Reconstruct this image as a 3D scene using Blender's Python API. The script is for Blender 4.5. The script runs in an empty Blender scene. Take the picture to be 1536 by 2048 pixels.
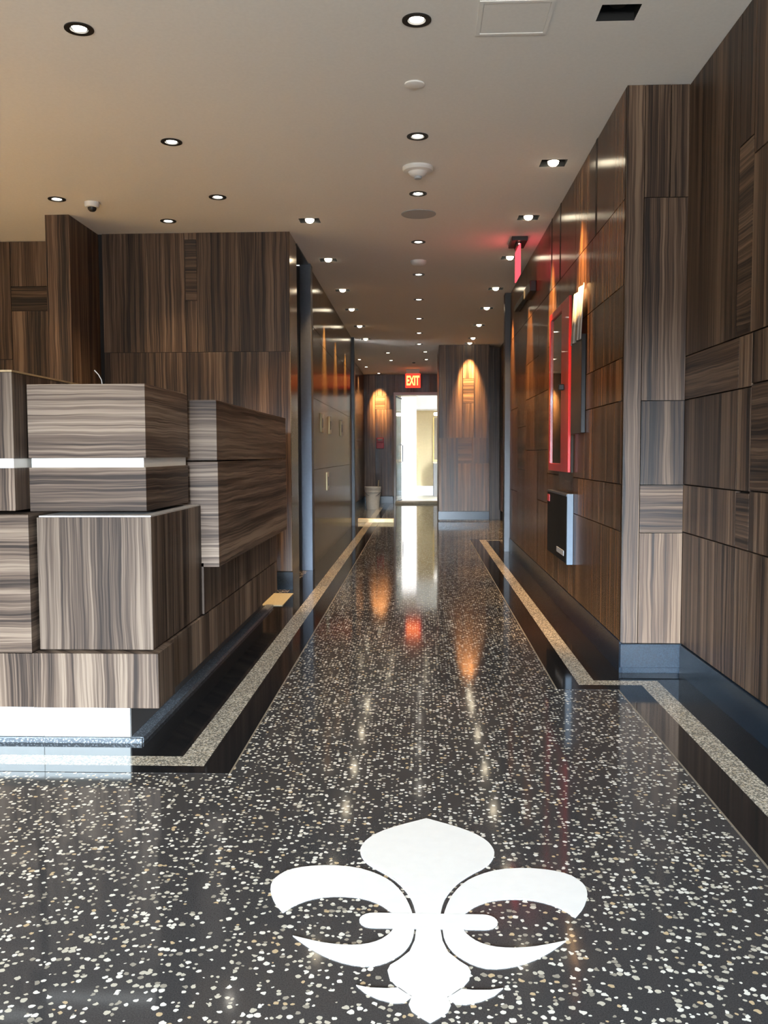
import bpy, bmesh, math, random
from mathutils import Vector, Matrix
random.seed(7)
S = bpy.context.scene
COL = S.collection
CH = 2.87                      # ceiling height
R = math.radians

# ------------------------------------------------------------------ materials
def new_mat(name):
    m = bpy.data.materials.new(name); m.use_nodes = True
    nt = m.node_tree; nt.nodes.clear()
    out = nt.nodes.new('ShaderNodeOutputMaterial'); b = nt.nodes.new('ShaderNodeBsdfPrincipled')
    nt.links.new(b.outputs[0], out.inputs[0])
    return m, nt, b

def plain(name, col, rough=.5, metal=0., noise=0., nscale=20., spec=.5, coat=0.):
    m, nt, b = new_mat(name)
    b.inputs['Roughness'].default_value = rough; b.inputs['Metallic'].default_value = metal
    b.inputs['Specular IOR Level'].default_value = spec
    b.inputs['Coat Weight'].default_value = coat; b.inputs['Coat Roughness'].default_value = .05
    if noise:
        n = nt.nodes.new('ShaderNodeTexNoise'); n.inputs['Scale'].default_value = nscale; n.inputs['Detail'].default_value = 4
        g = nt.nodes.new('ShaderNodeNewGeometry'); nt.links.new(g.outputs['Position'], n.inputs['Vector'])
        r = nt.nodes.new('ShaderNodeValToRGB')
        c = Vector(col)
        r.color_ramp.elements[0].position = .3; r.color_ramp.elements[1].position = .7
        r.color_ramp.elements[0].color = (*(c*(1-noise)), 1); r.color_ramp.elements[1].color = (*(c*(1+noise)), 1)
        nt.links.new(n.outputs[0], r.inputs[0]); nt.links.new(r.outputs[0], b.inputs['Base Color'])
    else:
        b.inputs['Base Color'].default_value = (*col, 1)
    return m

def glow(name, col, strength, sample=False):
    m = bpy.data.materials.new(name); m.use_nodes = True
    nt = m.node_tree; nt.nodes.clear()
    out = nt.nodes.new('ShaderNodeOutputMaterial'); e = nt.nodes.new('ShaderNodeEmission')
    e.inputs[0].default_value = (*col, 1); e.inputs[1].default_value = strength
    nt.links.new(e.outputs[0], out.inputs[0])
    if not sample: m.cycles.emission_sampling = 'NONE'
    return m

def math_node(nt, op, a, b=None, c=None):
    n = nt.nodes.new('ShaderNodeMath'); n.operation = op
    for i, v in enumerate((a, b, c)):
        if v is None: continue
        if isinstance(v, (int, float)): n.inputs[i].default_value = v
        else: nt.links.new(v, n.inputs[i])
    return n.outputs[0]

def wood(name, grain, dark, mid, light, rough=.35, aniso=0., coat=0., broad=24., fine=130., spec=.5):
    m, nt, b = new_mat(name)
    L = nt.links
    g = nt.nodes.new('ShaderNodeNewGeometry'); s = nt.nodes.new('ShaderNodeSeparateXYZ'); L.new(g.outputs['Position'], s.inputs[0])
    at = nt.nodes.new('ShaderNodeAttribute'); at.attribute_name = 'pid'
    h = math_node(nt, 'ADD', s.outputs[0], s.outputs[1])
    a, c = (h, s.outputs[2]) if grain == 'V' else (s.outputs[2], h)
    pid = math_node(nt, 'MULTIPLY', at.outputs['Fac'], 37.0)
    # slow waviness along the grain
    cv = nt.nodes.new('ShaderNodeCombineXYZ'); L.new(math_node(nt, 'MULTIPLY', a, 9.), cv.inputs[0]); L.new(math_node(nt, 'MULTIPLY', c, 3.5), cv.inputs[1]); L.new(pid, cv.inputs[2])
    wv = nt.nodes.new('ShaderNodeTexNoise'); wv.inputs['Scale'].default_value = 1.; wv.inputs['Detail'].default_value = 2.; L.new(cv.outputs[0], wv.inputs['Vector'])
    a2 = math_node(nt, 'MULTIPLY_ADD', wv.outputs[0], .022, a)
    def stripes(freq, along, det):
        k = nt.nodes.new('ShaderNodeCombineXYZ')
        L.new(math_node(nt, 'MULTIPLY', a2, freq), k.inputs[0]); L.new(math_node(nt, 'MULTIPLY', c, along), k.inputs[1]); L.new(pid, k.inputs[2])
        n = nt.nodes.new('ShaderNodeTexNoise'); n.inputs['Scale'].default_value = 1.; n.inputs['Detail'].default_value = det; n.inputs['Roughness'].default_value = .6
        L.new(k.outputs[0], n.inputs['Vector']); return n.outputs[0]
    f = math_node(nt, 'ADD', math_node(nt, 'ADD', math_node(nt, 'MULTIPLY', stripes(broad, .35, 2.), .36), math_node(nt, 'MULTIPLY', stripes(7., .12, 1.), .24)), math_node(nt, 'MULTIPLY', stripes(fine, 1.1, 3.), .40))
    r = nt.nodes.new('ShaderNodeValToRGB'); L.new(f, r.inputs[0])
    e = r.color_ramp.elements
    e[0].position = .415; e[0].color = (*dark, 1); e[1].position = .60; e[1].color = (*light, 1)
    k = e.new(.50); k.color = (*mid, 1)
    # each veneer leaf a little lighter or darker
    hv = nt.nodes.new('ShaderNodeHueSaturation'); L.new(r.outputs[0], hv.inputs['Color'])
    L.new(math_node(nt, 'MULTIPLY_ADD', math_node(nt, 'FRACT', math_node(nt, 'MULTIPLY', at.outputs['Fac'], 7.31)), .5, .75), hv.inputs['Value'])
    L.new(hv.outputs[0], b.inputs['Base Color'])
    b.inputs['Roughness'].default_value = rough; b.inputs['Specular IOR Level'].default_value = spec
    b.inputs['Coat Weight'].default_value = coat; b.inputs['Coat Roughness'].default_value = .12
    if aniso:
        b.inputs['Anisotropic'].default_value = aniso
        t = nt.nodes.new('ShaderNodeCombineXYZ'); t.inputs[1].default_value = 1.
        L.new(t.outputs[0], b.inputs['Tangent'])
    return m

D, M_, Lc = (.016, .010, .007), (.082, .048, .030), (.215, .142, .092)
WV = wood('zebrano_vertical', 'V', D, M_, Lc, .42, spec=.35)
WH = wood('zebrano_horizontal', 'H', D, M_, Lc, .42, spec=.35)
CVm = wood('counter_vertical', 'V', (.030, .020, .015), (.115, .078, .056), (.27, .20, .146), .5, spec=.2)
CHm = wood('counter_horizontal', 'H', (.030, .020, .015), (.115, .078, .056), (.27, .20, .146), .5, spec=.2)
GV = wood('lacquered_zebrano_vertical', 'V', (.026, .013, .008), (.125, .058, .026), (.235, .122, .056), .24, aniso=.75, spec=.22)
GH = wood('lacquered_zebrano_horizontal', 'H', (.040, .020, .011), (.115, .060, .030), (.20, .115, .06), .24, aniso=.75, spec=.22)
GAP = plain('seam_black', (.012, .010, .009), .7)
CAPW = plain('raw_oak_edge', (.42, .29, .15), .5, noise=.12, nscale=60)
STONE = plain('black_granite', (.013, .024, .038), .25, noise=.35, nscale=160, spec=.3)  # blue tint stands in for sky reflected in the black stone
PAINT = plain('ceiling_paint', (.86, .84, .80), .85, noise=.02, nscale=60, spec=.2)
DARKPAINT = plain('dark_soffit', (.045, .043, .035), .45)
WHITE = plain('white_plastic', (.75, .75, .73), .45, noise=.02)
GREYW = plain('pale_grille', (.40, .42, .44), .6, noise=.05, nscale=300)
PRIMER = plain('white_board', (.86, .90, .88), .6, noise=.04, nscale=9)
TOESIDE = plain('grey_board', (.13, .12, .11), .6)
STEEL = plain('brushed_steel', (.085, .10, .125), .4, metal=.6, noise=.06, nscale=40)
DKSTEEL = plain('dark_steel', (.035, .04, .046), .45, metal=.2)
BRONZE = plain('bronze_mirror', (.23, .15, .07), .16, metal=.9, noise=.1, nscale=6)
BLACK = plain('black_metal', (.012, .012, .012), .45)
RED = plain('red_enamel', (.50, .018, .022), .3, coat=.3)
REDS = plain('red_plastic', (.55, .03, .04), .4)
BRIGHTMETAL = plain('pale_metal_channel', (.92, .88, .80), .35)
TANWALL = plain('tan_wallpaper', (.33, .25, .13), .8, noise=.05)
TANFLOOR = plain('tan_floor', (.42, .36, .26), .35, noise=.06, nscale=10)
ROOMWHITE = plain('room_white', (.80, .79, .75), .8)
PINE = plain('pine_board', (.66, .50, .27), .6, noise=.12, nscale=18)
BUCKET = plain('bucket_plastic', (.55, .52, .46), .5, noise=.06)
INLAY = plain('white_inlay', (.93, .92, .89), .22, noise=.015, nscale=30)
FILM = plain('white_film', (.55, .54, .52), .18, noise=.12, nscale=14)
SCREEN = plain('dark_glass_panel', (.018, .017, .018), .3, spec=.25)
PALEBLUE = plain('pale_blue_steel', (.15, .21, .28), .45, noise=.05)
GRILLE = plain('black_grille', (.010, .011, .012), .6, spec=.15)
STICK = plain('stick_wood', (.25, .20, .13), .6)
CARD = plain('tan_card', (.36, .32, .21), .7, noise=.12, nscale=90)
CABLE = plain('white_cable', (.75, .72, .68), .5)
PALEPLATE = plain('bronze_plate', (.36, .29, .16), .3, metal=.5)
LAMP = glow('lamp_glow', (1., .86, .62), 14)
LAMPW = glow('lamp_glow_neutral', (1., .93, .80), 12)
EXITR = glow('exit_red', (1., .06, .08), 1.5, True)
EXITF = glow('exit_face_red', (1., .035, .02), 1.4, True)
EXITT = glow('exit_letter', (1., .32, .08), 2.6)
LED = glow('red_led', (1., .25, .2), 6)
WINDOW = glow('daylight_window', (1., .98, .95), 1.5, True)
PANELGLOW = glow('room_light_panel', (1., .97, .9), .9, True)

def glass_mat():
    m, nt, b = new_mat('green_glass')
    b.inputs['Base Color'].default_value = (.72, .86, .88, 1); b.inputs['Roughness'].default_value = .04
    b.inputs['Transmission Weight'].default_value = .75; b.inputs['IOR'].default_value = 1.45
    return m
GLASS = glass_mat()
def cab_glass():
    m, nt, b = new_mat('cabinet_glass')
    b.inputs['Base Color'].default_value = (.07, .055, .035, 1); b.inputs['Roughness'].default_value = .03
    b.inputs['Specular IOR Level'].default_value = .9; b.inputs['Coat Weight'].default_value = .6
    return m
CABGLASS = cab_glass()

def terrazzo(name, base, chips, scale, thr, keep, rough, dim='2D'):
    m, nt, b = new_mat(name); L = nt.links
    g = nt.nodes.new('ShaderNodeNewGeometry')
    mp = nt.nodes.new('ShaderNodeMapping'); L.new(g.outputs['Position'], mp.inputs[0]); mp.inputs['Scale'].default_value = (1, 1, 0 if dim == '2D' else 1)
    # warp a little so that the chips are angular
    nz = nt.nodes.new('ShaderNodeTexNoise'); nz.inputs['Scale'].default_value = scale*1.3; L.new(mp.outputs[0], nz.inputs['Vector'])
    vm = nt.nodes.new('ShaderNodeVectorMath'); vm.operation = 'MULTIPLY_ADD'; L.new(nz.outputs['Color'], vm.inputs[0])
    vm.inputs[1].default_value = (.55/scale,)*3; L.new(mp.outputs[0], vm.inputs[2])
    v = nt.nodes.new('ShaderNodeTexVoronoi'); v.voronoi_dimensions = dim; v.inputs['Scale'].default_value = scale; L.new(vm.outputs[0], v.inputs['Vector'])
    sp = nt.nodes.new('ShaderNodeSeparateColor'); L.new(v.outputs['Color'], sp.inputs[0])
    # size varies per chip, only some cells carry one
    lim = math_node(nt, 'MULTIPLY_ADD', sp.outputs[1], thr*.8, thr*.35)
    inside = math_node(nt, 'LESS_THAN', v.outputs['Distance'], lim)
    has = math_node(nt, 'LESS_THAN', sp.outputs[0], keep)
    fac = math_node(nt, 'MULTIPLY', inside, has)
    r = nt.nodes.new('ShaderNodeValToRGB'); L.new(sp.outputs[2], r.inputs[0]); r.color_ramp.interpolation = 'CONSTANT'
    e = r.color_ramp.elements; e[0].color = (*chips[0], 1); e[0].position = 0; e[1].color = (*chips[1], 1); e[1].position = .4
    for p, c in ((.75, chips[2]), (.92, chips[3])): k = e.new(p); k.color = (*c, 1)
    # cement matrix with fine speckle
    n2 = nt.nodes.new('ShaderNodeTexNoise'); n2.inputs['Scale'].default_value = scale*5; n2.inputs['Detail'].default_value = 3; L.new(g.outputs['Position'], n2.inputs['Vector'])
    r2 = nt.nodes.new('ShaderNodeValToRGB'); L.new(n2.outputs[0], r2.inputs[0])
    r2.color_ramp.elements[0].position = .35; r2.color_ramp.elements[1].position = .7
    r2.color_ramp.elements[0].color = (*(Vector(base)*.75), 1); r2.color_ramp.elements[1].color = (*(Vector(base)*1.4), 1)
    mx = nt.nodes.new('ShaderNodeMix'); mx.data_type = 'RGBA'; L.new(fac, mx.inputs[0]); L.new(r2.outputs[0], mx.inputs[6]); L.new(r.outputs[0], mx.inputs[7])
    L.new(mx.outputs[2], b.inputs['Base Color']); b.inputs['Roughness'].default_value = rough
    b.inputs['Specular IOR Level'].default_value = .6
    return m
TERR = terrazzo('black_terrazzo', (.052, .051, .052), ((.85, .82, .74), (.62, .58, .48), (.36, .33, .27), (.60, .46, .28)), 66., .45, .41, .075)
STRIP = terrazzo('cream_terrazzo', (.20, .185, .155), ((.72, .66, .54), (.58, .52, .41), (.42, .37, .29), (.60, .50, .34)), 130., .62, .85, .16)
COVE = terrazzo('blue_grey_terrazzo', (.10, .115, .13), ((.45, .50, .55), (.30, .34, .38), (.2, .2, .2), (.3, .3, .3)), 200., .6, .6, .3, '3D')  # grey cove terrazzo; its blue is reflected sky put into the colour
BORDER = plain('plain_black_terrazzo', (.014, .014, .015), .07, noise=.25, nscale=200, spec=.6)

# ------------------------------------------------------------------ mesh helpers
class MB:
    def __init__(s): s.v = []; s.f = []; s.m = []; s.p = []
    def face(s, pts, mat=0, pid=None):
        n = len(s.v); s.v += [tuple(p) for p in pts]; s.f.append(list(range(n, n+len(pts)))); s.m.append(mat); s.p.append(random.random() if pid is None else pid)
    def box(s, x0, x1, y0, y1, z0, z1, mat=0, pid=None):
        if pid is None: pid = random.random()
        n = len(s.v)
        s.v += [(x, y, z) for x in (x0, x1) for y in (y0, y1) for z in (z0, z1)]
        for q in ((0, 1, 3, 2), (4, 6, 7, 5), (0, 4, 5, 1), (2, 3, 7, 6), (0, 2, 6, 4), (1, 5, 7, 3)):
            s.f.append([n+i for i in q]); s.m.append(mat); s.p.append(pid)
        return s
    def lathe(s, prof, c=(0, 0, 0), seg=32, mat=0, cap=True, axis='z'):
        n = len(s.v); k = len(prof)
        def P(r, h, a):
            x, y = r*math.cos(a), r*math.sin(a)
            return (c[0]+x, c[1]+y, c[2]+h) if axis == 'z' else (c[0]+x, c[1]+h, c[2]+y) if axis == 'y' else (c[0]+h, c[1]+x, c[2]+y)
        for i in range(seg):
            a = 2*math.pi*i/seg
            s.v += [P(r, h, a) for r, h in prof]
        for i in range(seg):
            j = (i+1) % seg
            for q in range(k-1):
                s.f.append([n+i*k+q, n+j*k+q, n+j*k+q+1, n+i*k+q+1]); s.m.append(mat); s.p.append(0)
        if cap:
            s.f.append([n+i*k for i in range(seg)][::-1]); s.m.append(mat); s.p.append(0)
            s.f.append([n+i*k+k-1 for i in range(seg)]); s.m.append(mat); s.p.append(0)
        return s
    def tube(s, pts, r, seg=8, mat=0):
        n = len(s.v); pts = [Vector(p) for p in pts]
        for i, p in enumerate(pts):
            t = (pts[min(i+1, len(pts)-1)]-pts[max(i-1, 0)]).normalized()
            a = t.cross(Vector((0, 0, 1)) if abs(t.z) < .9 else Vector((1, 0, 0))).normalized(); b = t.cross(a)
            for k in range(seg):
                w = 2*math.pi*k/seg; s.v.append(tuple(p+(a*math.cos(w)+b*math.sin(w))*r))
        for i in range(len(pts)-1):
            for k in range(seg):
                l = (k+1) % seg
                s.f.append([n+i*seg+k, n+i*seg+l, n+(i+1)*seg+l, n+(i+1)*seg+k]); s.m.append(mat); s.p.append(0)
        s.f.append([n+k for k in range(seg)][::-1]); s.m.append(mat); s.p.append(0)
        e = n+(len(pts)-1)*seg; s.f.append([e+k for k in range(seg)]); s.m.append(mat); s.p.append(0)
        return s
    def prism(s, poly, z0, z1, mat=0):
        n = len(s.v); k = len(poly)
        s.v += [(x, y, z0) for x, y in poly]+[(x, y, z1) for x, y in poly]
        s.f += [list(range(n, n+k))[::-1], list(range(n+k, n+2*k))]; s.m += [mat]*2; s.p += [0]*2
        for i in range(k):
            j = (i+1) % k; s.f.append([n+i, n+j, n+k+j, n+k+i]); s.m.append(mat); s.p.append(0)
        return s
    def build(s, name, mats, parent=None, bevel=0., smooth=False):
        if not isinstance(mats, (list, tuple)): mats = [mats]
        o0 = parent['_o'] if parent is not None and '_o' in parent else (0, 0, 0)
        me = bpy.data.meshes.new(name)
        me.from_pydata([(x-o0[0], y-o0[1], z-o0[2]) for x, y, z in s.v], [], s.f)
        for m in mats: me.materials.append(m)
        me.polygons.foreach_set('material_index', s.m)
        at = me.attributes.new('pid', 'FLOAT', 'FACE'); at.data.foreach_set('value', s.p)
        bm = bmesh.new(); bm.from_mesh(me); bmesh.ops.recalc_face_normals(bm, faces=bm.faces); bm.to_mesh(me); bm.free()
        if smooth:
            for p in me.polygons: p.use_smooth = True
            try: me.set_sharp_from_angle(angle=R(40))
            except Exception: pass
        o = bpy.data.objects.new(name, me); COL.objects.link(o)
        if parent is not None: o.parent = parent
        if bevel:
            b = o.modifiers.new('bevel', 'BEVEL'); b.width = bevel; b.segments = 2; b.limit_method = 'ANGLE'
        return o

def tag(o, label, cat, group=None):
    o['label'] = label; o['category'] = cat
    if group: o['group'] = group
    return o
def thing(name, label, cat, loc, group=None, local=False):
    o = bpy.data.objects.new(name, None); COL.objects.link(o); o.location = loc; o.empty_display_size = .05
    o['_o'] = (0., 0., 0.) if local else tuple(float(v) for v in loc)
    return tag(o, label, cat, group)
def struct(o): o['kind'] = 'structure'; return o
def copy_thing(o, loc, label):
    c = o.copy(); COL.objects.link(c); c.location = loc; c['label'] = label
    for ch in o.children:
        d = ch.copy(); COL.objects.link(d); d.parent = c
        for g in ch.children:
            e = g.copy(); COL.objects.link(e); e.parent = d
    return c

# ------------------------------------------------------------------ lamps layout
ROUND = [3.80, 5.15, 6.26, 7.66, 9.03, 10.47, 11.93, 13.34, 14.67]
ROWY = [6.93, 8.32, 9.85, 11.15, 12.6, 14.0]
RECEP = [(-1.415, 3.81), (-1.405, 5.17), (-1.39, 6.27), (-1.905, 6.88), (-2.51, 6.26)]
SQL = [(-.835, y) for y in ROWY]
SQR = [(.815, y) for y in [5.66]+ROWY]
BLKL = (.80, 14.62)
EXL = (-.90, 19.85)
FAR = [(.094, 15.78), (.12, 17.06), (-.56, 15.9), (-.545, 17.16), (-1.13, 16.97), (-1.09, 18.4)]
EMPTYBOX = (.80, 3.78)
ADDED_DESK = [(-3.6, 4.6), (-3.6, 2.8), (-4.8, 4.6), (-4.8, 2.8)]  # off-frame downlights added for a warm ceiling on the left

# ------------------------------------------------------------------ floor and ceiling
def sheet(name, x0, x1, y0, y1, z, holes, mat, up):
    bm = bmesh.new()
    def loop(pts):
        vs = [bm.verts.new((x, y, z)) for x, y in pts]
        for i in range(len(vs)): bm.edges.new((vs[i], vs[(i+1) % len(vs)]))
    loop([(x0, y0), (x1, y0), (x1, y1), (x0, y1)])
    for h in holes: loop(h)
    bmesh.ops.triangle_fill(bm, use_beauty=True, use_dissolve=False, edges=bm.edges[:])
    for f in bm.faces:
        f.normal_update()
        if (f.normal.z > 0) != up: f.normal_flip()
    me = bpy.data.meshes.new(name); bm.to_mesh(me); bm.free(); me.materials.append(mat)
    o = bpy.data.objects.new(name, me); COL.objects.link(o); return struct(o)

def circ(c, r, n=24): return [(c[0]+r*math.cos(2*math.pi*i/n), c[1]+r*math.sin(2*math.pi*i/n)) for i in range(n)]
def sq(c, a, b): return [(c[0]-a, c[1]-b), (c[0]+a, c[1]-b), (c[0]+a, c[1]+b), (c[0]-a, c[1]+b)]
holes = [circ((-.012, y), .046) for y in ROUND]+[circ(p, .046) for p in RECEP+FAR+ADDED_DESK+[EXL]]
holes += [sq(p, .078, .068) for p in SQL+SQR+[BLKL]]+[sq(EMPTYBOX, .078, .068)]
sheet('ceiling', -6.2, 1.6, -6.7, 20.35, CH, holes, PAINT, False)
fl = MB().box(-6.2, 1.6, -6.7, 20.2, -.06, 0).build('floor', TERR); struct(fl)

T = .0012
n_trim = [0]
def floor_trim(boxes, mat):
    b = MB()
    for x0, x1, y0, y1 in boxes: b.box(x0, x1, y0, y1, -.002, T)
    n_trim[0] += 1
    return struct(b.build('trim_%d' % n_trim[0], mat))
# black borders then the cream inlay line of each side
floor_trim([(-1.058, -.865, 3.33, 13.75), (-.765, -.66, 3.02, 20.2), (-6.1, -.865, 3.19, 3.33), (-6.1, -.765, 3.02, 3.09)], BORDER)
floor_trim([(-.865, -.765, 3.09, 18.5), (-6.1, -.865, 3.09, 3.19)], STRIP)
floor_trim([(1.145, 1.30, -6.5, 4.33), (.925, 1.05, -6.5, 4.255), (.64, .755, 4.17, 11.5), (.755, .925, 4.17, 4.255), (.84, 1.0, 4.50, 11.42), (.64, 1.3, 11.52, 11.62), (.84, 1.145, 4.34, 4.50), (1.145, 1.30, 4.33, 4.50)], BORDER)
floor_trim([(1.05, 1.145, -6.5, 4.255), (.755, .84, 4.34, 11.43), (.755, 1.145, 4.255, 4.34), (.755, 1.3, 11.43, 11.52)], STRIP)
br = plain('brass_divider', (.30, .26, .20), .4, metal=.3)
floor_trim([(.634, .640, 4.17, 11.5), (.919, .925, -6.5, 4.17), (-.660, -.654, 3.02, 14.4)], br)

# ------------------------------------------------------------------ panelled walls
def panels(b, axis, c, out, rects, th=.02, gap=.0025, jit=.0):
    """rects (u0,u1,z0,z1,grain); the face lies at c, looking to -out; body behind it"""
    for u0, u1, z0, z1, gr in rects:
        d = random.choice((0, 0, jit, -jit)) if jit else 0
        lo, hi = sorted((c+d*out, c+th*out))
        mi = 0 if gr == 'V' else 1
        if axis == 'x': b.box(lo, hi, u0+gap, u1-gap, z0+gap, z1-gap, mi)
        else: b.box(u0+gap, u1-gap, lo, hi, z0+gap, z1-gap, mi)
def grid(us, rows, special={}):
    out = []
    for i in range(len(us)-1):
        zs = rows[i % len(rows)]
        for j in range(len(zs)-1): out.append((us[i], us[i+1], zs[j], zs[j+1], special.get((i, j), 'V')))
    return out
Z = [.16, .71, .945, 1.36, 1.572, 1.925, 2.337, CH]

# right wall of the corridor
b = MB()
us = [4.52, 5.25, 5.92, 6.56, 7.12, 7.70, 8.60, 9.30, 10.08]
rows = [Z, [.16, .71, .945, 1.36, 1.572, 1.925, 2.337, CH], [.16, .71, 1.36, 1.925, 2.337, CH], [.16, .945, 1.36, 1.925, 2.337, CH],
        [.16, .71, 1.13, 1.60, 2.337, CH], [.16, 1.13, 1.60, 1.925, 2.337, CH], [.16, .945, 1.36, 2.337, CH], [.16, .71, 1.572, 2.337, CH]]
panels(b, 'x', 1.0, 1, grid(us, rows, {(4, 2): 'H', (6, 1): 'H'}))
b.box(1.02, 1.15, 4.52, 10.1, 0, CH, 2)
for y in (5.25, 6.56, 6.98): b.box(.9985, 1.02, y-.022, y+.022, 2.34, CH, 2)
struct(b.build('wall_right', [GV, GH, GAP]))
# pier face at the wider front part
b = MB()
r = [(1.0, 1.087, .15, CH, 'V'), (1.087, 1.30, .15, .705, 'V'), (1.087, 1.30, .705, .943, 'H'), (1.087, 1.30, .943, 1.357, 'V'),
     (1.087, 1.30, 1.357, 2.337, 'V'), (1.087, 1.21, 2.337, CH, 'V'), (1.21, 1.30, 2.337, CH, 'V')]
panels(b, 'y', 4.50, 1, r, gap=.0018)
b.box(1.003, 1.32, 4.52, 4.62, 0, CH, 2)
struct(b.build('wall_pier', [WV, WH, GAP]))
# near right wall
b = MB()
r = []
r += [(3.76, 4.525, .15, .71, 'V'), (3.76, 4.525, .71, .945, 'V'), (3.76, 4.525, .945, 1.36, 'V'), (3.76, 4.525, 1.36, 1.572, 'H'), (3.80, 4.525, 1.572, CH, 'V')]
r += [(3.61, 3.76, .71, .94, 'H'), (3.61, 3.76, .15, .71, 'V'), (3.61, 3.76, .945, 1.36, 'V'), (3.61, 3.76, 1.36, 1.572, 'V'), (3.64, 3.80, 1.572, 2.337, 'H'), (3.64, 3.80, 2.337, CH, 'V')]
r += [(2.7, 3.61, .15, .71, 'V'), (2.7, 3.61, .71, .95, 'V'), (2.7, 3.61, .95, 1.37, 'H'), (2.7, 3.61, 1.37, 1.572, 'V'), (2.7, 3.64, 1.572, 2.26, 'V'), (2.7, 3.64, 2.26, CH, 'V')]
for y0, y1 in ((1.7, 2.7), (.7, 1.7), (-.4, .7), (-1.4, -.4), (-2.5, -1.4), (-4.5, -2.5), (-6.55, -4.5)):
    for j in range(len(Z)-1): r.append((y0, y1, Z[j] if j else .15, Z[j+1], 'H' if (j == 3 and y0 > 0) else 'V'))
panels(b, 'x', 1.30, 1, r, gap=.003)
b.box(1.32, 1.5, -6.6, 4.72, 0, CH, 2)
struct(b.build('wall_right_front', [WV, WH, GAP]))
# reception back wall, its fin and the set-back wall beside it
b = MB()
r = [(-2.55, -1.875, .15, 1.925, 'V'), (-1.875, -1.04, .15, 1.925, 'V'), (-2.55, -2.2, 1.925, CH, 'V'), (-2.2, -1.88, 1.925, CH, 'V'),
     (-1.88, -1.785, 1.925, 2.335, 'V'), (-1.88, -1.785, 2.335, 2.815, 'H'), (-1.88, -1.785, 2.815, CH, 'V'), (-1.785, -1.45, 1.925, CH, 'V'), (-1.45, -1.04, 1.925, CH, 'V')]
panels(b, 'y', 7.25, 1, r, gap=.0012)
b.box(-2.6, -1.05, 7.27, 7.64, 0, CH, 2)
struct(b.build('wall_reception', [WV, WH, GAP]))
b = MB().box(-2.765, -2.585, 6.66, 7.6, 0, CH, 0)
struct(b.build('wall_reception_fin', [WV], bevel=.002))
b = MB()
r = [(-6.1, -4.6, 0, 2.1, 'V'), (-6.1, -4.6, 2.1, CH, 'V'), (-4.6, -3.4, 0, 1.9, 'V'), (-4.6, -3.4, 1.9, CH, 'V'), (-3.4, -2.95, 0, 2.3, 'V'), (-3.4, -2.95, 2.3, 2.5, 'H'), (-3.4, -2.95, 2.5, CH, 'V'), (-2.95, -2.75, 0, CH, 'V')]
panels(b, 'y', 7.46, 1, r)
b.box(-6.1, -2.75, 7.48, 7.6, 0, CH, 2)
struct(b.build('wall_reception_side', [WV, WH, GAP]))
struct(MB().box(-6.2, -6.1, -6.6, 7.6, 0, CH).build('wall_reception_end', plain('beige_plaster', (.62, .50, .33), .8)))
# recess beside the reception wall: jamb, back, soffit
struct(MB().box(-1.05, -1.038, 7.255, 7.66, .0, CH).build('trim_20', BRONZE))
b = MB(); b.box(-1.32, -1.30, 7.64, 8.46, 0, CH-.02, 0); b.box(-1.30, -1.115, 8.46, 8.5, 0, CH-.02, 1)
struct(b.build('wall_recess', [BRONZE, DKSTEEL]))
struct(MB().box(-1.32, -1.032, 7.66, 8.46, CH-.012, CH-.001).build('trim_21', DARKPAINT))
struct(MB().box(-1.118, -1.015, 8.45, 8.60, 0, CH-.002).build('trim_22', STEEL, bevel=.003))
# left wall of the corridor
b = MB()
us = [8.62, 9.45, 10.91, 12.3, 13.72]
rows = [[.0, .95, 1.65, 2.337, CH], [.0, .95, 1.65, 2.25, CH], [.0, .95, 1.65, 2.337, CH], [.0, .95, 1.65, 2.337, CH]]
panels(b, 'x', -1.04, -1, grid(us, rows), gap=.002)
b.box(-1.2, -1.06, 8.6, 13.74, 0, CH, 2)
LV = wood('olive_lacquered_veneer', 'V', (.070, .045, .018), (.135, .090, .038), (.20, .14, .065), .22, aniso=.75, spec=.3)
struct(b.build('wall_left', [LV, GH, GAP]))
struct(MB().box(-1.12, -.998, 13.75, 13.92, 0, CH-.002).build('trim_23', DKSTEEL, bevel=.003))
b = MB(); panels(b, 'x', -1.25, -1, grid([13.92, 15.5, 17.2, 18.7, 20.2], [[.16, 1.36, 2.337, CH], [.16, .945, 1.925, CH]])); b.box(-1.4, -1.27, 13.9, 20.3, 0, CH, 2)
struct(b.build('wall_left_far', [GV, GH, GAP]))
# right side past the corridor wall
struct(MB().box(.94, 1.02, 10.1, 10.26, 0, CH-.002).build('trim_24', DKSTEEL, bevel=.003))
b = MB(); panels(b, 'x', 1.33, 1, grid([10.26, 12, 13.6, 15.4], [[.16, 1.36, 2.337, CH], [.16, .945, 1.925, CH]])); b.box(1.35, 1.5, 10.1, 15.5, 0, CH, 2)
b.box(1.02, 1.35, 10.1, 10.26, 0, CH, 2)
struct(b.build('wall_right_far', [GV, GH, GAP]))
# block standing in front of the end wall
b = MB()
panels(b, 'y', 14.80, 1, [(.312, .62, .16, 1.36, 'V'), (.62, 1.13, .16, .945, 'V'), (.62, .85, .945, 1.36, 'H'), (.85, 1.13, .945, 1.36, 'V'), (.312, .70, 1.36, CH, 'V'), (.70, .88, 1.36, 1.925, 'V'), (.70, .88, 1.925, 2.32, 'H'), (.70, .88, 2.32, CH, 'V'), (.88, 1.13, 1.36, CH, 'V')])
b.box(.312, 1.13, 14.82, 16.4, 0, CH, 0)
b.box(1.13, 1.45, 15.2, 16.4, 0, CH, 0)
struct(b.build('wall_block', [WV, WH, GAP]))
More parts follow.
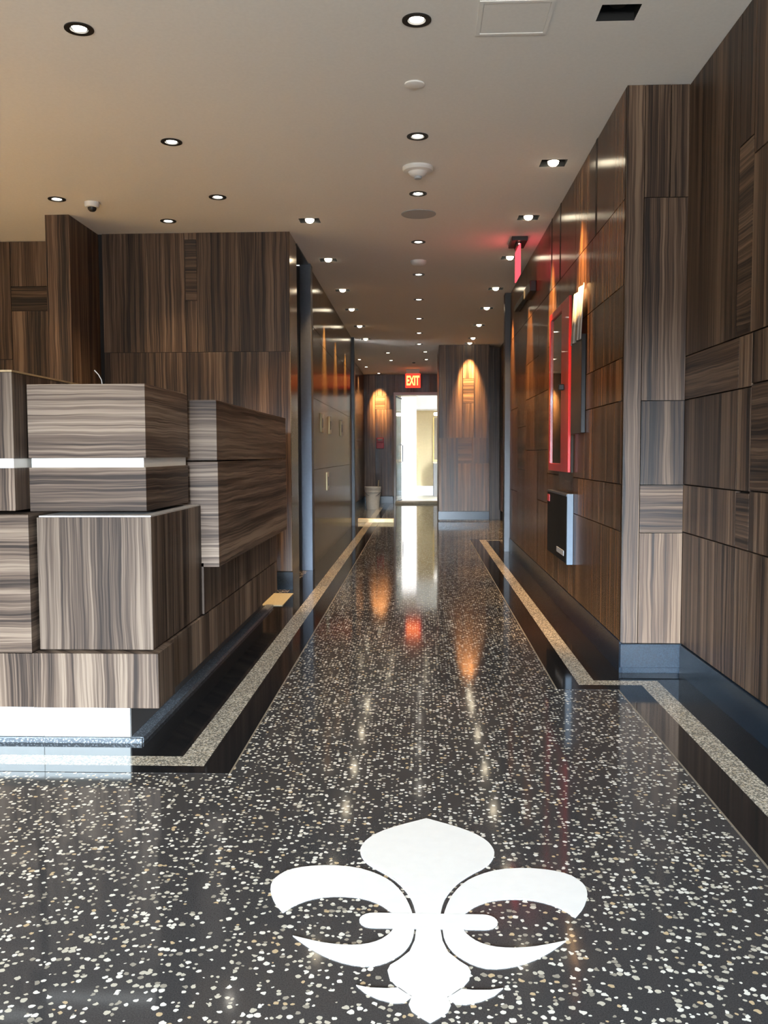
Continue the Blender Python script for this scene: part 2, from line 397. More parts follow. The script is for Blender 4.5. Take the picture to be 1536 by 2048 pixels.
# end wall with the doorway
b = MB()
panels(b, 'y', 20.2, 1, [(-1.4, -1.0, .16, CH, 'V'), (-1.0, -.86, .16, 2.1, 'V'), (-1.0, -.78, 2.1, 2.4, 'H'), (-.86, -.57, .16, 2.1, 'V'), (-1.0, -.57, 2.4, CH, 'V'), (-.78, -.57, 2.1, 2.4, 'V'), (-.57, .50, 2.47, CH, 'V'), (.50, 1.5, .0, CH, 'V')])
b.box(-1.4, -.57, 20.22, 20.34, 0, CH, 2); b.box(-.57, .50, 20.22, 20.34, 2.47, CH, 2); b.box(.50, 1.5, 20.22, 20.34, 0, CH, 2)
struct(b.build('wall_end', [WV, WH, GAP]))
struct(MB().box(-.585, -.545, 20.16, 20.36, 0, 2.47).box(-.585, .50, 20.14, 20.36, 2.41, 2.47).build('trim_25', plain('white_frame', (.82, .84, .86), .5)))
# entrance wall behind the camera: open shopfront
b = MB(); b.box(-6.2, -1.8, -6.65, -6.55, 0, CH); b.box(-1.8, .6, -6.65, -6.55, 2.42, CH); b.box(.6, 1.5, -6.65, -6.55, 0, CH)
struct(b.build('wall_entrance', plain('dark_front', (.12, .10, .09), .7)))

struct(MB().box(1.42, 1.5, 16.3, 20.3, 0, CH).build('wall_lobby_right', GV))
struct(MB().box(-1.9, .9, -6.5, -1.4, .0, .008).build('floor_entrance_mat', plain('charcoal_mat', (.02, .02, .021), .95, spec=.05)))  # unseen dark sheet added to cut daylight bouncing off the entrance floor
# base boards
def base(name, boxes):
    b = MB()
    for q in boxes: b.box(*q)
    return struct(b.build(name, STONE, bevel=.002))
base('baseboard_right', [(.996, 1.012, 4.50, 10.1, .0, .158)])
b = MB(); b.box(.998, 1.30, 4.484, 4.51, .03, .15); b.box(1.01, 1.30, 4.495, 4.51, 0, .03)
struct(b.build('baseboard_pier', STONE, bevel=.002))
base('baseboard_right_front', [(1.29, 1.31, -6.5, 4.484, .0, .148)])
base('baseboard_reception', [(-2.58, -1.034, 7.235, 7.26, .0, .145)])
base('baseboard_block', [(.30, 1.135, 14.78, 14.81, .02, .155)])
base('baseboard_end', [(-1.26, -.60, 20.18, 20.21, .0, .155)])
base('baseboard_left_far', [(-1.255, -1.24, 13.93, 20.17, 0, .155)])

# ------------------------------------------------------------------ fleur-de-lis in the floor
CX = .0185
em = thing('floor_emblem', 'large white fleur-de-lis emblem inlaid in the black terrazzo floor', 'floor inlay', (CX, 2.17, 0))
half = {
 'top_petal': [(CX, 2.657), (.1018, 2.6028), (.1546, 2.5578), (.1893, 2.5064), (.2035, 2.4564), (.2045, 2.4216), (.1949, 2.3807), (.1741, 2.3408), (.1304, 2.2952), (.0937, 2.2454), (.0694, 2.1922), (.0561, 2.1472), (.0478, 2.0905), (.047, 2.0578), (CX, 2.0578)],
 'stem': [(CX, 2.0577), (.046, 2.0577), (.0463, 2.0231), (.0501, 1.971), (.0612, 1.9261), (.0841, 1.8921), (.1021, 1.8716), (.1072, 1.8511), (.1019, 1.8227), (.0818, 1.7869), (.066, 1.770), (.0540, 1.7640), (.0605, 1.7341), (.0545, 1.7139), (.0367, 1.6944), (CX, 1.6779)],
}
def smooth_poly(p, keep=()):
    """one Chaikin pass over an open run, ends kept"""
    q = [p[0]]
    for i in range(len(p)-1):
        a, c = p[i], p[i+1]
        q += [(a[0]*.75+c[0]*.25, a[1]*.75+c[1]*.25), (a[0]*.25+c[0]*.75, a[1]*.25+c[1]*.75)]
    return q+[p[-1]]
def mirror(p): return [(2*CX-x, y) for x, y in p]
ET = .0022
for nm, h in half.items():
    h = smooth_poly(h) if nm == 'top_petal' else h
    MB().prism(h+mirror(h)[::-1][1:-1], 0, ET).build(nm, INLAY, em)
outer = [(.3675, 2.0857), (.395, 2.1315), (.4148, 2.1867), (.4204, 2.2326), (.4128, 2.2678), (.3881, 2.3073), (.3424, 2.3297), (.2795, 2.3391), (.2083, 2.3291), (.1535, 2.2959), (.114, 2.2556), (.0852, 2.2007), (.0681, 2.1498), (.0557, 2.0908), (.0528, 2.058), (.0509, 2.0233), (.0538, 1.9786), (.0664, 1.937), (.0847, 1.9068), (.1144, 1.8779), (.1489, 1.864), (.1969, 1.8731), (.2424, 1.8975), (.2803, 1.9291), (.3091, 1.9596), (.3285, 1.9822)]
inner = [(.3285, 1.9822), (.2906, 1.9671), (.2493, 1.953), (.1995, 1.9468), (.1606, 1.9518), (.1297, 1.9691), (.1088, 1.9964), (.0989, 2.022), (.0975, 2.0575), (.1031, 2.0872), (.1118, 2.1031), (.1349, 2.1336), (.1718, 2.1598), (.2164, 2.1712), (.2653, 2.1706), (.3117, 2.1524), (.3446, 2.1224), (.3675, 2.0857)]
side = smooth_poly(outer)[:-1]+smooth_poly(inner)[:-1]
MB().prism(side, 0, ET).build('side_petal', INLAY, em); MB().prism(mirror(side), 0, ET).build('side_petal', INLAY, em)
fl_ = [(.0818, 1.7900), (.1067, 1.7862), (.143, 1.7875), (.1699, 1.7953), (.1506, 1.7703), (.1224, 1.7508), (.0907, 1.7388), (.0687, 1.7416), (.0555, 1.7596), (.066, 1.772)]
MB().prism(fl_, 0, ET).build('foot_petal', INLAY, em); MB().prism(mirror(fl_), 0, ET).build('foot_petal', INLAY, em)
bd = [(CX+sx*(.13+.033*math.cos(t)*1.0+.0), 2.0577+.033*math.sin(t)) for sx, ts in ((1, [R(-90+18*i) for i in range(11)]), (-1, [R(90-18*i) for i in range(11)])) for t in ts]
MB().prism(bd, 0, ET+.0002).build('cross_band', INLAY, em)

# ------------------------------------------------------------------ reception counter
ct = thing('reception_counter', 'zebra-striped wood reception counter of stacked offset blocks on a white toe kick', 'reception counter', (-1.3, 3.3, 0))
XL = -3.4
MB().box(XL, -1.11, 3.36, 6.25, 0, .155).build('toe_kick', [TOESIDE], ct)
tk = MB().box(XL, -1.45, 3.352, 3.359, .019, .152).box(-1.448, -1.112, 3.350, 3.359, .019, .150).build('toe_board', PRIMER, ct, bevel=.003); tk['label'] = 'bare white board along the front'
MB().box(XL, -1.062, 3.332, 3.3485, 0, .018).box(-1.109, -1.060, 3.3495, 6.4, 0, .020).build('cove', COVE, ct)
MB().box(-1.455, -.977, 3.28, 3.50, .152, .359).build('plinth_block', CVm, ct, bevel=.0015)
MB().box(XL, -1.458, 3.285, 3.50, .152, .357).build('plinth_block', CVm, ct, bevel=.0015)
b = MB(); y = 3.503
for y1 in (3.86, 4.35, 4.95, 5.6, 6.22): b.box(-1.5, -1.0, y+.001, y1-.002, .152, .355, 0); y = y1
b.build('plinth_side_panel', CVm, ct)
MB().box(-1.445, -1.009, 3.33, 4.095, .363, .866).build('lower_block', CVm, ct, bevel=.0015)
MB().box(XL, -1.455, 3.28, 4.09, .361, .880).build('lower_block', CHm, ct, bevel=.0015)
MB().box(-1.440, -1.012, 3.34, 4.09, .8665, .872).build('ledge_edge', plain('pale_ledge', (.5, .47, .44), .4), ct)
MB().box(-1.5, -1.0, 4.10, 6.22, .363, .60).build('side_panel', CVm, ct)
MB().box(-1.508, -1.052, 3.42, 4.05, .884, 1.053).box(-1.508, -1.050, 3.418, 4.05, 1.089, 1.372).build('upper_block', CHm, ct, bevel=.0015)
MB().box(-1.50, -1.062, 3.428, 4.05, 1.053, 1.089).build('metal_channel', BRIGHTMETAL, ct)['label'] = 'pale metal channel'
MB().box(XL, -1.511, 3.30, 4.05, .893, 1.053).box(XL, -1.511, 3.30, 4.05, 1.089, 1.408).build('upper_block', CVm, ct, bevel=.0015)
MB().box(XL, -1.516, 3.308, 4.05, 1.053, 1.089).build('metal_channel', BRIGHTMETAL, ct)
MB().box(XL, -1.509, 3.298, 4.4, 1.409, 1.416).build('top_edge', CAPW, ct)['label'] = 'pale raw wood top'  # tan cap carries the warm lamplight on this edge in its colour
MB().box(-1.3, -.930, 4.10, 6.22, 1.074, 1.350).box(-1.3, -.927, 4.10, 6.22, .582, 1.068).build('long_block', CHm, ct, bevel=.0015)
c = MB().tube([(-1.396, 3.95, 1.37), (-1.398, 3.93, 1.43), (-1.407, 3.92, 1.452), (-1.421, 3.91, 1.470)], .0022).build('cable', CABLE, smooth=True)
tag(c, 'thin white cable end sticking up behind the top of the reception counter', 'cable')
c = MB().box(-1.16, -1.00, 6.45, 7.02, .0012, .006).build('cardboard_sheet', CARD); tag(c, 'small tan flat sheet on the floor at the far end of the reception counter', 'sheet')

# ------------------------------------------------------------------ ceiling fixtures
def ring(b, r0, r1, z0, z1, mat=0): b.lathe([(r0, z1), (r0, z0), (r1, z0), (r1, z1)], seg=32, mat=mat, cap=False)
def make_round(name, loc, label, group, lampmat, sqlamp=False):
    t = thing(name, label, 'downlight', loc, group, local=True)
    b = MB(); ring(b, .037, .060, -.004, .002); b.build('trim_ring', BLACK, t, smooth=True)
    b = MB(); b.lathe([(.045, 0), (.040, .05), (.0, .05)], seg=24, cap=False); b.build('housing', BLACK, t, smooth=True)
    if sqlamp:
        MB().box(-.027, .027, -.024, .024, -.004, .02).build('lamp', lampmat, t, bevel=.008)
    else:
        b = MB(); b.lathe([(.0, -.006), (.016, -.0050), (.029, .000), (.031, .03)], seg=24, cap=False); b.build('lamp', lampmat, t, smooth=True)
    return t
rl = ['first and largest round black-ringed downlight, ahead of the plain ceiling disc',
      'round downlight between the plain ceiling disc and the white smoke detector',
      'round downlight between the white smoke detector and the grey ceiling speaker',
      'round downlight just beyond the flat grey ceiling speaker, before the small white dome',
      'round downlight just beyond the small white ceiling dome',
      'sixth round downlight of the middle row, second beyond the small white dome',
      'seventh round downlight of the middle row, third beyond the small white dome',
      'eighth round downlight of the middle row, next to last towards the exit',
      'last round downlight of the middle row towards the exit door']
p0 = make_round('downlight', (-.012, ROUND[0], CH), rl[0], 'round downlights along the corridor centre', LAMPW)
for y, l in zip(ROUND[1:], rl[1:]): copy_thing(p0, (-.012, y, CH), l)
tl = ['nearest downlight over the reception counter, in the upper left corner of the ceiling', 'second downlight above the counter, straight ahead of the upper left one',
      'downlight furthest right over reception, short of the wood wall', 'downlight close in front of the striped reception wall, right of the dome camera', 'downlight left of the dome camera, in front of the wood fin']
q0 = make_round('downlight', (*RECEP[0], CH), tl[0], 'downlights over the reception desk', LAMPW, True)
for p, l in zip(RECEP[1:], tl[1:]): copy_thing(q0, (*p, CH), l)
dl = ['downlight deep behind the desk, nearer the counter and the back wall', 'downlight deep behind the desk, nearer the counter and the entrance', 'downlight deep behind the desk by the plaster wall, nearer the back wall', 'downlight deep behind the desk by the plaster wall, nearer the entrance']
for p, l in zip(ADDED_DESK, dl): copy_thing(q0, (*p, CH), l)
fl2 = ['bright downlight at the left corner of the wooden block', 'bright downlight past the wooden block, nearer the exit sign', 'downlight in the far lobby left of the middle row, nearer one',
       'downlight in the far lobby left of the middle row, further one', 'downlight by the left wall just past the dark steel post', 'small downlight by the left wall close to the end wall']
f0 = make_round('downlight', (*FAR[0], CH), fl2[0], 'downlights in the far lobby', LAMP)
for p, l in zip(FAR[1:], fl2[1:]): copy_thing(f0, (*p, CH), l)
copy_thing(f0, (*EXL, CH), 'downlight washing the end wall left of the exit door')

def make_square(loc, label, group, lamp=True):
    t = thing('recessed_spotlight', label, 'spotlight', loc, group, local=True)
    b = MB(); a, c, h = .078, .068, .09
    b.face([(-a, -c, 0), (a, -c, 0), (a, -c, h), (-a, -c, h)]); b.face([(-a, c, 0), (a, c, 0), (a, c, h), (-a, c, h)])
    b.face([(-a, -c, 0), (-a, c, 0), (-a, c, h), (-a, -c, h)]); b.face([(a, -c, 0), (a, c, 0), (a, c, h), (a, -c, h)]); b.face([(-a, -c, h), (a, -c, h), (a, c, h), (-a, c, h)])
    b.build('housing', BLACK, t)
    if lamp:
        b = MB(); b.lathe([(.0, -.020), (.018, -.016), (.031, -.004), (.034, .010)], seg=24, cap=False); b.build('lamp', LAMP, t, smooth=True)
        b = MB(); b.lathe([(.036, .008), (.037, .05), (.02, .08)], seg=24, cap=False); b.build('lamp_holder', DKSTEEL, t, smooth=True)
    return t
ll = ['square recessed spotlight nearest on the left, by the corner of the reception wall', 'left row square spotlight beside the dark soffit and steel post', 'third square spotlight of the left row',
      'fourth square spotlight of the left row', 'fifth square spotlight of the left row', 'last square spotlight of the left row, before the dark steel post']
s0 = make_square((*SQL[0], CH), ll[0], 'square spotlights along the left wall')
for p, l in zip(SQL[1:], ll[1:]): copy_thing(s0, (*p, CH), l)
lr = ['square recessed spotlight nearest on the right, beside the wooden pier', 'right row square spotlight just before the red hanging exit sign', 'right row square spotlight just behind the red hanging exit sign',
      'fourth square spotlight of the right row', 'fifth square spotlight of the right row', 'sixth square spotlight of the right row', 'last square spotlight of the right row, before the wooden block']
s1 = make_square((*SQR[0], CH), lr[0], 'square spotlights along the right wall')
for p, l in zip(SQR[1:], lr[1:]): copy_thing(s1, (*p, CH), l)
copy_thing(s1, (*BLKL, CH), 'square spotlight washing the face of the wooden block with warm light')
t = thing('recessed_box', 'empty black square opening without a lamp in the ceiling near the right wall', 'ceiling opening', (*EMPTYBOX, CH), local=True)
b = MB(); a, c, h = .078, .068, .09
for q in ([(-a, -c, 0), (a, -c, 0), (a, -c, h), (-a, -c, h)], [(-a, c, 0), (a, c, 0), (a, c, h), (-a, c, h)], [(-a, -c, 0), (-a, c, 0), (-a, c, h), (-a, -c, h)], [(a, -c, 0), (a, c, 0), (a, c, h), (a, -c, h)], [(-a, -c, h), (a, -c, h), (a, c, h), (-a, c, h)]): b.face(q)
b.build('housing', BLACK, t)
b = MB(); b.lathe([(.03, .03), (.045, .05), (.045, .089)], seg=24); b.build('socket', GRILLE, t, smooth=True)
# access hatch
t = thing('access_panel', 'square flush white access hatch in the ceiling near the front', 'access panel', (.385, 3.80, CH))
MB().box(.255, .515, 3.675, 3.925, CH-.003, CH-.0005).build('door', PAINT, t, bevel=.001)
b = MB()
for q in ((.236, .252, 3.655, 3.945), (.518, .534, 3.655, 3.945), (.252, .518, 3.655, 3.671), (.252, .518, 3.929, 3.945)): b.box(*q, CH-.005, CH-.0005)
b.build('frame', PAINT, t)
b = MB(); b.lathe([(.0, -.009), (.040, -.009), (.048, -.006), (.048, 0)], c=(-.025, 4.44, CH), seg=32, cap=False); tag(b.build('ceiling_cover_plate', PAINT, smooth=True), 'plain round cover disc on the ceiling, the same colour as the paint', 'cover plate')
t = thing('smoke_detector', 'white round smoke detector hanging from the middle of the ceiling', 'smoke detector', (-.011, 5.70, CH))
b = MB(); b.lathe([(.096, 0), (.098, -.012), (.090, -.024), (.060, -.030)], c=(-.011, 5.70, CH), seg=36, cap=False); b.build('base', WHITE, t, smooth=True)
b = MB(); b.lathe([(.062, -.028), (.050, -.045), (.034, -.056), (.0, -.056)], c=(-.011, 5.70, CH), seg=32, cap=False); b.build('chamber', WHITE, t, smooth=True)
b = MB(); b.lathe([(.024, -.055), (.024, -.066), (.021, -.070), (.0, -.070)], c=(-.011, 5.70, CH), seg=24, cap=False); b.build('sensor_cap', GREYW, t, smooth=True)
t = thing('ceiling_speaker', 'flat round grey speaker grille in the middle of the ceiling', 'speaker', (-.009, 6.78, CH))
b = MB(); b.lathe([(.128, 0), (.128, -.004), (.120, -.006)], c=(-.009, 6.78, CH), seg=40, cap=False); b.build('rim', GREYW, t, smooth=True)
b = MB(); b.lathe([(.120, -.005), (.0, -.0055)], c=(-.009, 6.78, CH), seg=40, cap=False); b.build('grille', plain('speaker_cloth', (.44, .46, .47), .7, noise=.1, nscale=500), t)
b = MB(); b.lathe([(.075, 0), (.072, -.02), (.055, -.036), (.03, -.043), (.0, -.045)], c=(-.012, 8.41, CH), seg=32, cap=False); tag(b.build('ceiling_sensor', WHITE, smooth=True), 'small white dome sensor in the middle of the ceiling, beyond the grey speaker', 'sensor')
t = thing('dome_camera', 'small white dome security camera on the ceiling by the wood fin', 'camera', (-2.30, 6.36, CH))
b = MB(); b.lathe([(.052, 0), (.052, -.022), (.044, -.034), (.0, -.036)], c=(-2.30, 6.36, CH), seg=28, cap=False); b.build('housing', WHITE, t, smooth=True)
b = MB(); b.lathe([(.030, -.034), (.029, -.048), (.018, -.060), (.0, -.064)], c=(-2.30, 6.36, CH), seg=24, cap=False); b.build('lens_dome', BLACK, t, smooth=True)
# hanging exit signs
t = thing('exit_sign', 'red lit exit sign seen edge-on, hanging from the ceiling near the right wall', 'exit sign', (.815, 7.65, CH))
MB().box(.75, .88, 7.50, 7.80, CH-.035, CH-.0005).build('canopy', BLACK, t, bevel=.004)
MB().box(.795, .835, 7.56, 7.74, CH-.065, CH-.035).build('holder', BLACK, t, bevel=.003)
b = MB(); b.lathe([(.006, -.004), (.006, 0)], c=(.815, 7.557, CH-.05), seg=12, axis='y'); b.build('indicator', LED, t)
MB().box(.810, .820, 7.47, 7.83, CH-.315, CH-.065).build('panel', EXITR, t, bevel=.002)
t = thing('exit_sign', 'red exit sign with orange letters hanging above the far doorway', 'exit sign', (-.145, 19.0, CH))
MB().box(-.285, -.01, 18.96, 19.06, CH-.09, CH-.0005).build('canopy', WHITE, t, bevel=.004)
MB().box(-.305, .012, 18.985, 19.03, CH-.385, CH-.09).build('face', EXITF, t, bevel=.004)
cu = bpy.data.curves.new('letters', 'FONT'); cu.body = 'EXIT'; cu.size = .2; cu.extrude = .004; cu.offset = .006; cu.align_x = 'CENTER'; cu.align_y = 'CENTER'
to = bpy.data.objects.new('letters', cu); COL.objects.link(to)
dg = bpy.context.evaluated_depsgraph_get(); me = bpy.data.meshes.new_from_object(to.evaluated_get(dg)); bpy.data.objects.remove(to)
me.materials.clear(); me.materials.append(EXITT)
xs = [v.co.x for v in me.vertices]; k = .27/(max(xs)-min(xs)); cxm = (max(xs)+min(xs))/2
zs = [v.co.y for v in me.vertices]; kz = .20/(max(zs)-min(zs)); czm = (max(zs)+min(zs))/2
for v in me.vertices: v.co = Vector(((v.co.x-cxm)*k, -.020+(-v.co.z), (v.co.y-czm)*kz-.235))
lt = bpy.data.objects.new('letters', me); COL.objects.link(lt); lt.parent = t; lt['label'] = 'bright orange letters'
b = MB(); b.lathe([(.03, 0), (.03, -.015), (.0, -.02)], c=(.0-.12, 17.6, CH), seg=16, cap=False); tag(b.build('sprinkler_head', BLACK, smooth=True), 'tiny dark sprinkler head on the ceiling before the far exit sign', 'sprinkler')

# ------------------------------------------------------------------ things on the right wall
t = thing('fire_hose_cabinet', 'tall red-framed glazed fire cabinet on the right corridor wall', 'fire cabinet', (1.0, 6.4, .975))
b = MB(); b.box(.968, .999, 5.96, 6.27, .975, 2.125); b.box(.968, .999, 6.79, 6.845, .975, 2.125); b.box(.968, .999, 6.27, 6.79, 2.075, 2.125); b.box(.968, .999, 6.27, 6.79, .975, 1.03)
b.build('door_frame', RED, t, bevel=.003)
MB().box(.980, .992, 6.27, 6.79, 1.03, 2.075).build('glass_pane', CABGLASS, t)
b = MB(); b.box(.930, .968, 6.12, 6.17, 1.525, 1.565); b.build('latch', BLACK, t, bevel=.006)
MB().box(.985, .9995, 5.93, 5.96, .975, 2.125).build('case', GAP, t)
t = thing('wall_display', 'dark upright glossy panel with white film hanging over its top, right of the red cabinet', 'display panel', (1.0, 5.7, 1.22))
MB().box(.972, .999, 5.51, 5.88, 1.225, 1.82).build('screen', SCREEN, t, bevel=.003)
nf = 10; b = MB(); pts = []
for i in range(nf+1):
    y = 5.50+.39*i/nf; x = .972+.010*math.sin(i*1.5)
    pts.append((x, y))
for i in range(nf):
    (xa, ya), (xb, yb) = pts[i], pts[i+1]
    b.face([(xa-.006, ya, 1.79), (xb-.006, yb, 1.79), (xb+.010, yb, 2.12-.03*(i+1)/nf), (xa+.010, ya, 2.12-.03*i/nf)])
fo = b.build('protective_film', FILM, t, smooth=True); so = fo.modifiers.new('thick', 'SOLIDIFY'); so.thickness = .004; fo['label'] = 'curling white protective film'
t = thing('wall_heater', 'black box with pale blue-grey side low on the right wall beneath the red cabinet', 'wall unit', (1.0, 6.35, .37))
MB().box(.958, .9985, 5.90, 5.915, .372, .836).build('end_panel', PALEBLUE, t, bevel=.002)
MB().box(.955, .9985, 5.915, 6.78, .378, .818).build('case', GRILLE, t, bevel=.003)
MB().box(.954, .9985, 5.905, 6.79, .819, .832).build('top_rail', STEEL, t)
MB().box(.9515, .955, 6.0, 6.3, .42, .455).build('label_plate', GREYW, t)
MB().box(.950, .955, 6.66, 6.76, .75, .80).build('tag', REDS, t)
t = thing('door_closer', 'long black bar fixed high on the right corridor wall', 'door closer', (1.0, 8.5, 2.54))
MB().box(.945, 1.0008, 7.88, 8.35, 2.495, 2.585).build('body', BLACK, t, bevel=.006)
MB().box(.955, 1.0008, 8.35, 9.25, 2.53, 2.585).build('arm', BLACK, t, bevel=.004)
# plates on the left wall
t = thing('wall_plate', 'bronze wall plate on the left wall, first of three in a row', 'wall plate', (-1.04, 9.5, 1.43), 'bronze plates on the left wall', local=True)
MB().box(0, .014, -.10, .10, -.10, .10).build('plate', PALEPLATE, t, bevel=.003)
MB().box(.014, .018, -.02, .02, -.05, .05).build('insert', BLACK, t)
copy_thing(t, (-1.04, 10.35, 1.43), 'bronze wall plate on the left wall, middle of three in a row'); copy_thing(t, (-1.04, 11.85, 1.44), 'bronze wall plate on the left wall, last of three in a row')
copy_thing(t, (-1.04, 10.05, .80), 'bronze wall plate low on the left wall, beneath the row of three')

# ------------------------------------------------------------------ far end
t = thing('bucket', 'off-white bucket on the floor in front of the far end wall', 'bucket', (-.945, 18.0, 0))
b = MB(); b.lathe([(.0, 0), (.125, 0), (.128, .02), (.150, .34), (.163, .345), (.163, .40), (.168, .41), (.168, .45), (.158, .45), (.155, .36), (.13, .05), (.0, .03)], c=(-.945, 18.0, 0), seg=32, cap=False); b.build('pail', BUCKET, t, smooth=True)
b = MB(); b.tube([(-.945+.166*math.cos(a), 18.0-.02-.12*math.sin(a), .40-.14*math.sin(a)) for a in [math.pi*i/12 for i in range(13)]], .004); b.build('handle', STEEL, t, smooth=True)
c = MB().tube([(-.87, 18.0, .05), (-.84, 18.02, .40), (-.825, 18.03, .58)], .012).build('stick', STICK, smooth=True); tag(c, 'thin stick standing up out of the bucket', 'stick')
c = MB().box(-1.00, -.42, 14.42, 14.56, .0013, .062).build('pine_board', PINE, bevel=.003); tag(c, 'pale wooden board lying across the floor by the dark steel post', 'board')
c = MB().box(-.545, .42, 19.75, 20.34, .0, .045).build('door_threshold', plain('dull_board', (.36, .28, .16), .5, noise=.15), bevel=.004); tag(c, 'dull tan board across the foot of the far doorway', 'threshold')
t = thing('fire_alarm', 'small red fire alarm on the end wall left of the exit door', 'fire alarm', (-.89, 20.2, 1.34))
MB().box(-.975, -.805, 20.155, 20.2012, 1.225, 1.36).build('horn', REDS, t, bevel=.006)
MB().box(-.97, -.81, 20.145, 20.2012, 1.362, 1.465).build('strobe_base', REDS, t, bevel=.006)
MB().box(-.945, -.835, 20.13, 20.146, 1.40, 1.445).build('strobe_lens', WHITE, t, bevel=.005)['label'] = 'clear strobe lens'
# room beyond the doorway
struct(MB().box(-2.0, 1.8, 20.2, 24.1, -.06, 0).build('floor_far_room', TANFLOOR))
b = MB(); b.box(-2.0, 1.8, 24.0, 24.1, 0, 3.0, 0); b.box(-2.0, 1.8, 23.985, 24.0, 0, .25, 1)
struct(b.build('wall_far_room', [TANWALL, ROOMWHITE]))
struct(MB().box(-2.1, -2.0, 20.35, 24.1, 0, 3.0).build('wall_far_room_left', ROOMWHITE)); struct(MB().box(1.8, 1.9, 20.35, 24.1, 0, 3.0).build('wall_far_room_right', ROOMWHITE))
b = MB(); b.box(-2.1, 1.9, 20.35, 24.1, 2.95, 3.0); b.box(-.094, 1.8, 23.2, 24.0, 2.25, 2.95); b.box(-2.0, 1.8, 20.36, 20.6, 2.6, 2.95)
struct(b.build('ceiling_far_room', ROOMWHITE))
b = MB().box(-.50, -.094, 23.93, 23.98, .0, 2.62); struct(b.build('window_1', WINDOW))
t = thing('light_panel', 'bright white square ceiling light in the room beyond the doorway', 'ceiling light', (.16, 22.4, 2.945))
MB().box(-.14, .34, 22.2, 22.8, 2.925, 2.949).build('diffuser', PANELGLOW, t)  # emission added to the plain ceiling tray to brighten the far room
t = thing('glass_door', 'glass door leaf standing open at the left of the far doorway', 'door', (-.54, 20.4, 0))
b = MB(); b.face([(-.535, 20.38, .06), (-.435, 21.15, .06), (-.435, 21.15, 2.38), (-.535, 20.38, 2.38)]); g = b.build('pane', GLASS, t); g.modifiers.new('s', 'SOLIDIFY').thickness = .012
b = MB(); b.tube([(-.535, 20.38, .03), (-.435, 21.15, .03)], .02, 6); b.build('bottom_rail', STEEL, t); b = MB(); b.tube([(-.535, 20.38, 2.39), (-.435, 21.15, 2.39)], .02, 6); b.build('top_rail', STEEL, t)
b = MB(); b.tube([(-.45, 20.95, .9), (-.40, 20.955, .92), (-.40, 20.955, 1.3), (-.45, 20.95, 1.32)], .012); b.build('pull_handle', STEEL, t, smooth=True)
t = thing('cupboard', 'dark low cupboard at the right inside the room beyond the doorway', 'cupboard', (.46, 23.6, 0))
MB().box(.35, .80, 23.3, 23.98, .0, .86).build('body', plain('dark_cupboard', (.06, .05, .04), .5), t, bevel=.004); MB().box(.335, .81, 23.28, 23.98, .86, .90).build('top', CAPW, t, bevel=.003)
t = thing('framed_board', 'tall narrow yellow-framed dark board above the dark cupboard in the far room', 'framed board', (.40, 23.97, .95))
MB().box(.375, .60, 23.955, 23.99, .95, 2.05).build('board', plain('brown_board', (.10, .065, .03), .5), t); YW = plain('yellow_wood', (.60, .40, .10), .5); MB().box(.345, .375, 23.94, 23.99, .95, 2.07).build('frame_side', YW, t); MB().box(.345, .60, 23.94, 23.99, .91, .949).build('frame_sill', YW, t)
t = thing('wall_lamp', 'small white lit wall lamp at the right of the far room', 'wall lamp', (.42, 23.9, 2.12))
b = MB(); b.lathe([(.0, -.05), (.06, -.04), (.075, 0), (.06, .04), (.0, .05)], c=(.43, 23.88, 2.15), seg=20, cap=False); b.build('shade', glow('lamp_shade_glow', (1, .96, .88), 3), t, smooth=True)
MB().box(.40, .46, 23.92, 23.98, 2.10, 2.20).build('bracket', STEEL, t)

# ------------------------------------------------------------------ lights
def spot(loc, target, energy, angle, blend, col=(1., .62, .30), rad=.03):
    l = bpy.data.lights.new('lamp_light', 'SPOT'); l.energy = energy; l.spot_size = R(angle); l.spot_blend = blend; l.color = col; l.shadow_soft_size = rad
    o = bpy.data.objects.new('lamp_light', l); COL.objects.link(o); o.location = loc
    o.rotation_euler = (Vector(target)-Vector(loc)).to_track_quat('-Z', 'Y').to_euler(); return o
WARM = (1., .56, .22); NEUT = (1., .82, .60)
for y in ROUND: spot((-.012, y, CH-.02), (-.012, y, 0), 24, 95, .8, NEUT)
for x, y in RECEP: spot((x, y, CH-.02), (x-.1, y-.3, 0), 35, 80, .8, (1., .74, .44))
for x, y in SQL: spot((x, y, CH-.03), (-1.04, y, 1.75), 150, 42, .9, WARM)
for x, y in SQR: spot((x, y, CH-.03), (1.0, y, 1.75), 260, 42, .9, WARM)
spot((BLKL[0], BLKL[1]-.0, CH-.03), (.80, 14.8, 2.30), 560, 42, 1., WARM)
spot((EXL[0], EXL[1], CH-.03), (-.90, 20.2, 2.25), 460, 40, 1., WARM)
for x, y in FAR: spot((x, y, CH-.02), (x, y, 0), 40, 90, .7, NEUT)
# unseen downlights and pale floor added so their bounce warms the left ceiling
for x, y in ADDED_DESK: spot((x, y, CH-.02), (x, y, 0), 230, 90, .7, (1., .76, .42))
struct(MB().box(-6.0, -1.75, 4.1, 7.2, .0, .012).build('floor_reception', plain('light_oak_floor', (.62, .45, .25), .5, noise=.1)))  # unseen pale floor added to bounce warm lamplight upwards

# daylight through the open shopfront: sky portal
pl = bpy.data.lights.new('shopfront_portal', 'AREA'); pl.shape = 'RECTANGLE'; pl.size = 2.4; pl.size_y = 2.42; pl.cycles.is_portal = True
po = bpy.data.objects.new('shopfront_portal', pl); COL.objects.link(po); po.location = (-.6, -6.6, 1.21); po.rotation_euler = (R(90), 0, 0)

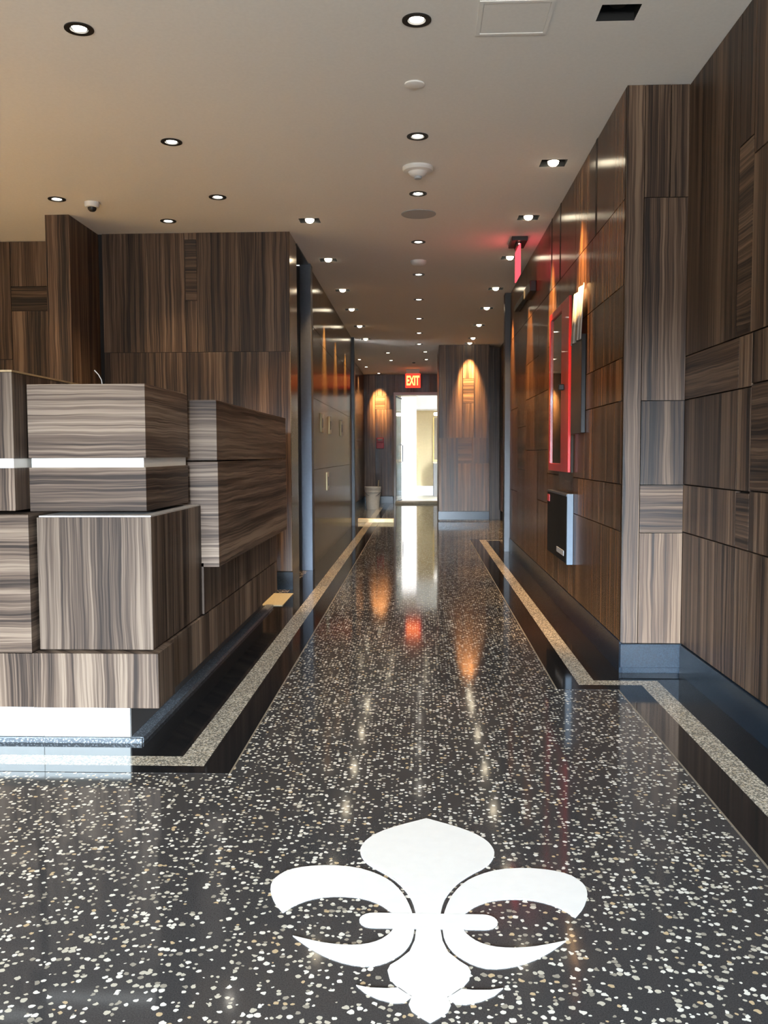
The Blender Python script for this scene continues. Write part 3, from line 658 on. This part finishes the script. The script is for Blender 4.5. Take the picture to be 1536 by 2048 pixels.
w = bpy.data.worlds.new('sky'); S.world = w; w.use_nodes = True
nt = w.node_tree; nt.nodes.clear(); out = nt.nodes.new('ShaderNodeOutputWorld'); bg = nt.nodes.new('ShaderNodeBackground'); nt.links.new(bg.outputs[0], out.inputs[0])
tc = nt.nodes.new('ShaderNodeTexCoord'); sp = nt.nodes.new('ShaderNodeSeparateXYZ'); nt.links.new(tc.outputs['Generated'], sp.inputs[0])
mr = nt.nodes.new('ShaderNodeMapRange'); mr.inputs['From Min'].default_value = -1; mr.inputs['From Max'].default_value = 1; nt.links.new(sp.outputs[2], mr.inputs['Value'])
rp = nt.nodes.new('ShaderNodeValToRGB'); nt.links.new(mr.outputs[0], rp.inputs[0]); e = rp.color_ramp.elements
e[0].position = .0; e[0].color = (.22, .22, .21, 1)           # pavement
e[1].position = 1.; e[1].color = (.62, .80, 1., 1)
for p, c in ((.40, (.22, .22, .21)), (.42, (.03, .03, .03)), (.50, (.03, .03, .032)), (.524, (.03, .033, .036)), (.537, (.72, .86, 1.)), (.62, (.73, .87, 1.))): k = e.new(p); k.color = (*c, 1)
nt.links.new(rp.outputs[0], bg.inputs[0]); bg.inputs[1].default_value = 175.

# ------------------------------------------------------------------ camera
cam = bpy.data.cameras.new('camera'); co = bpy.data.objects.new('camera', cam); COL.objects.link(co)
cam.sensor_fit = 'VERTICAL'; cam.sensor_height = 24.; cam.lens = 24.*1800/2048; cam.clip_start = .05
r_, u_, f_ = Vector((.99919819, .03988543, -.00348346)), Vector((9.13956e-4, 6.42598633e-2, .997932781)), Vector((-.04002683, .99713581, -.06417189))
m = Matrix((r_, u_, -f_)).transposed().to_4x4(); m.translation = (0, 0, 1.1); co.matrix_world = m
S.camera = co

for o in S.objects:
    if '_o' in o: del o['_o']
S.view_settings.view_transform = 'Standard'; S.view_settings.look = 'None'; S.view_settings.gamma = 1.; S.view_settings.exposure = .8; S.view_settings.use_curve_mapping = False
c = S.cycles
c.use_denoising = True; c.max_bounces = 7; c.diffuse_bounces = 4; c.glossy_bounces = 4; c.transmission_bounces = 4; c.sample_clamp_indirect = 6.; c.caustics_reflective = True; c.blur_glossy = .6; c.caustics_refractive = False
c.use_light_tree = True
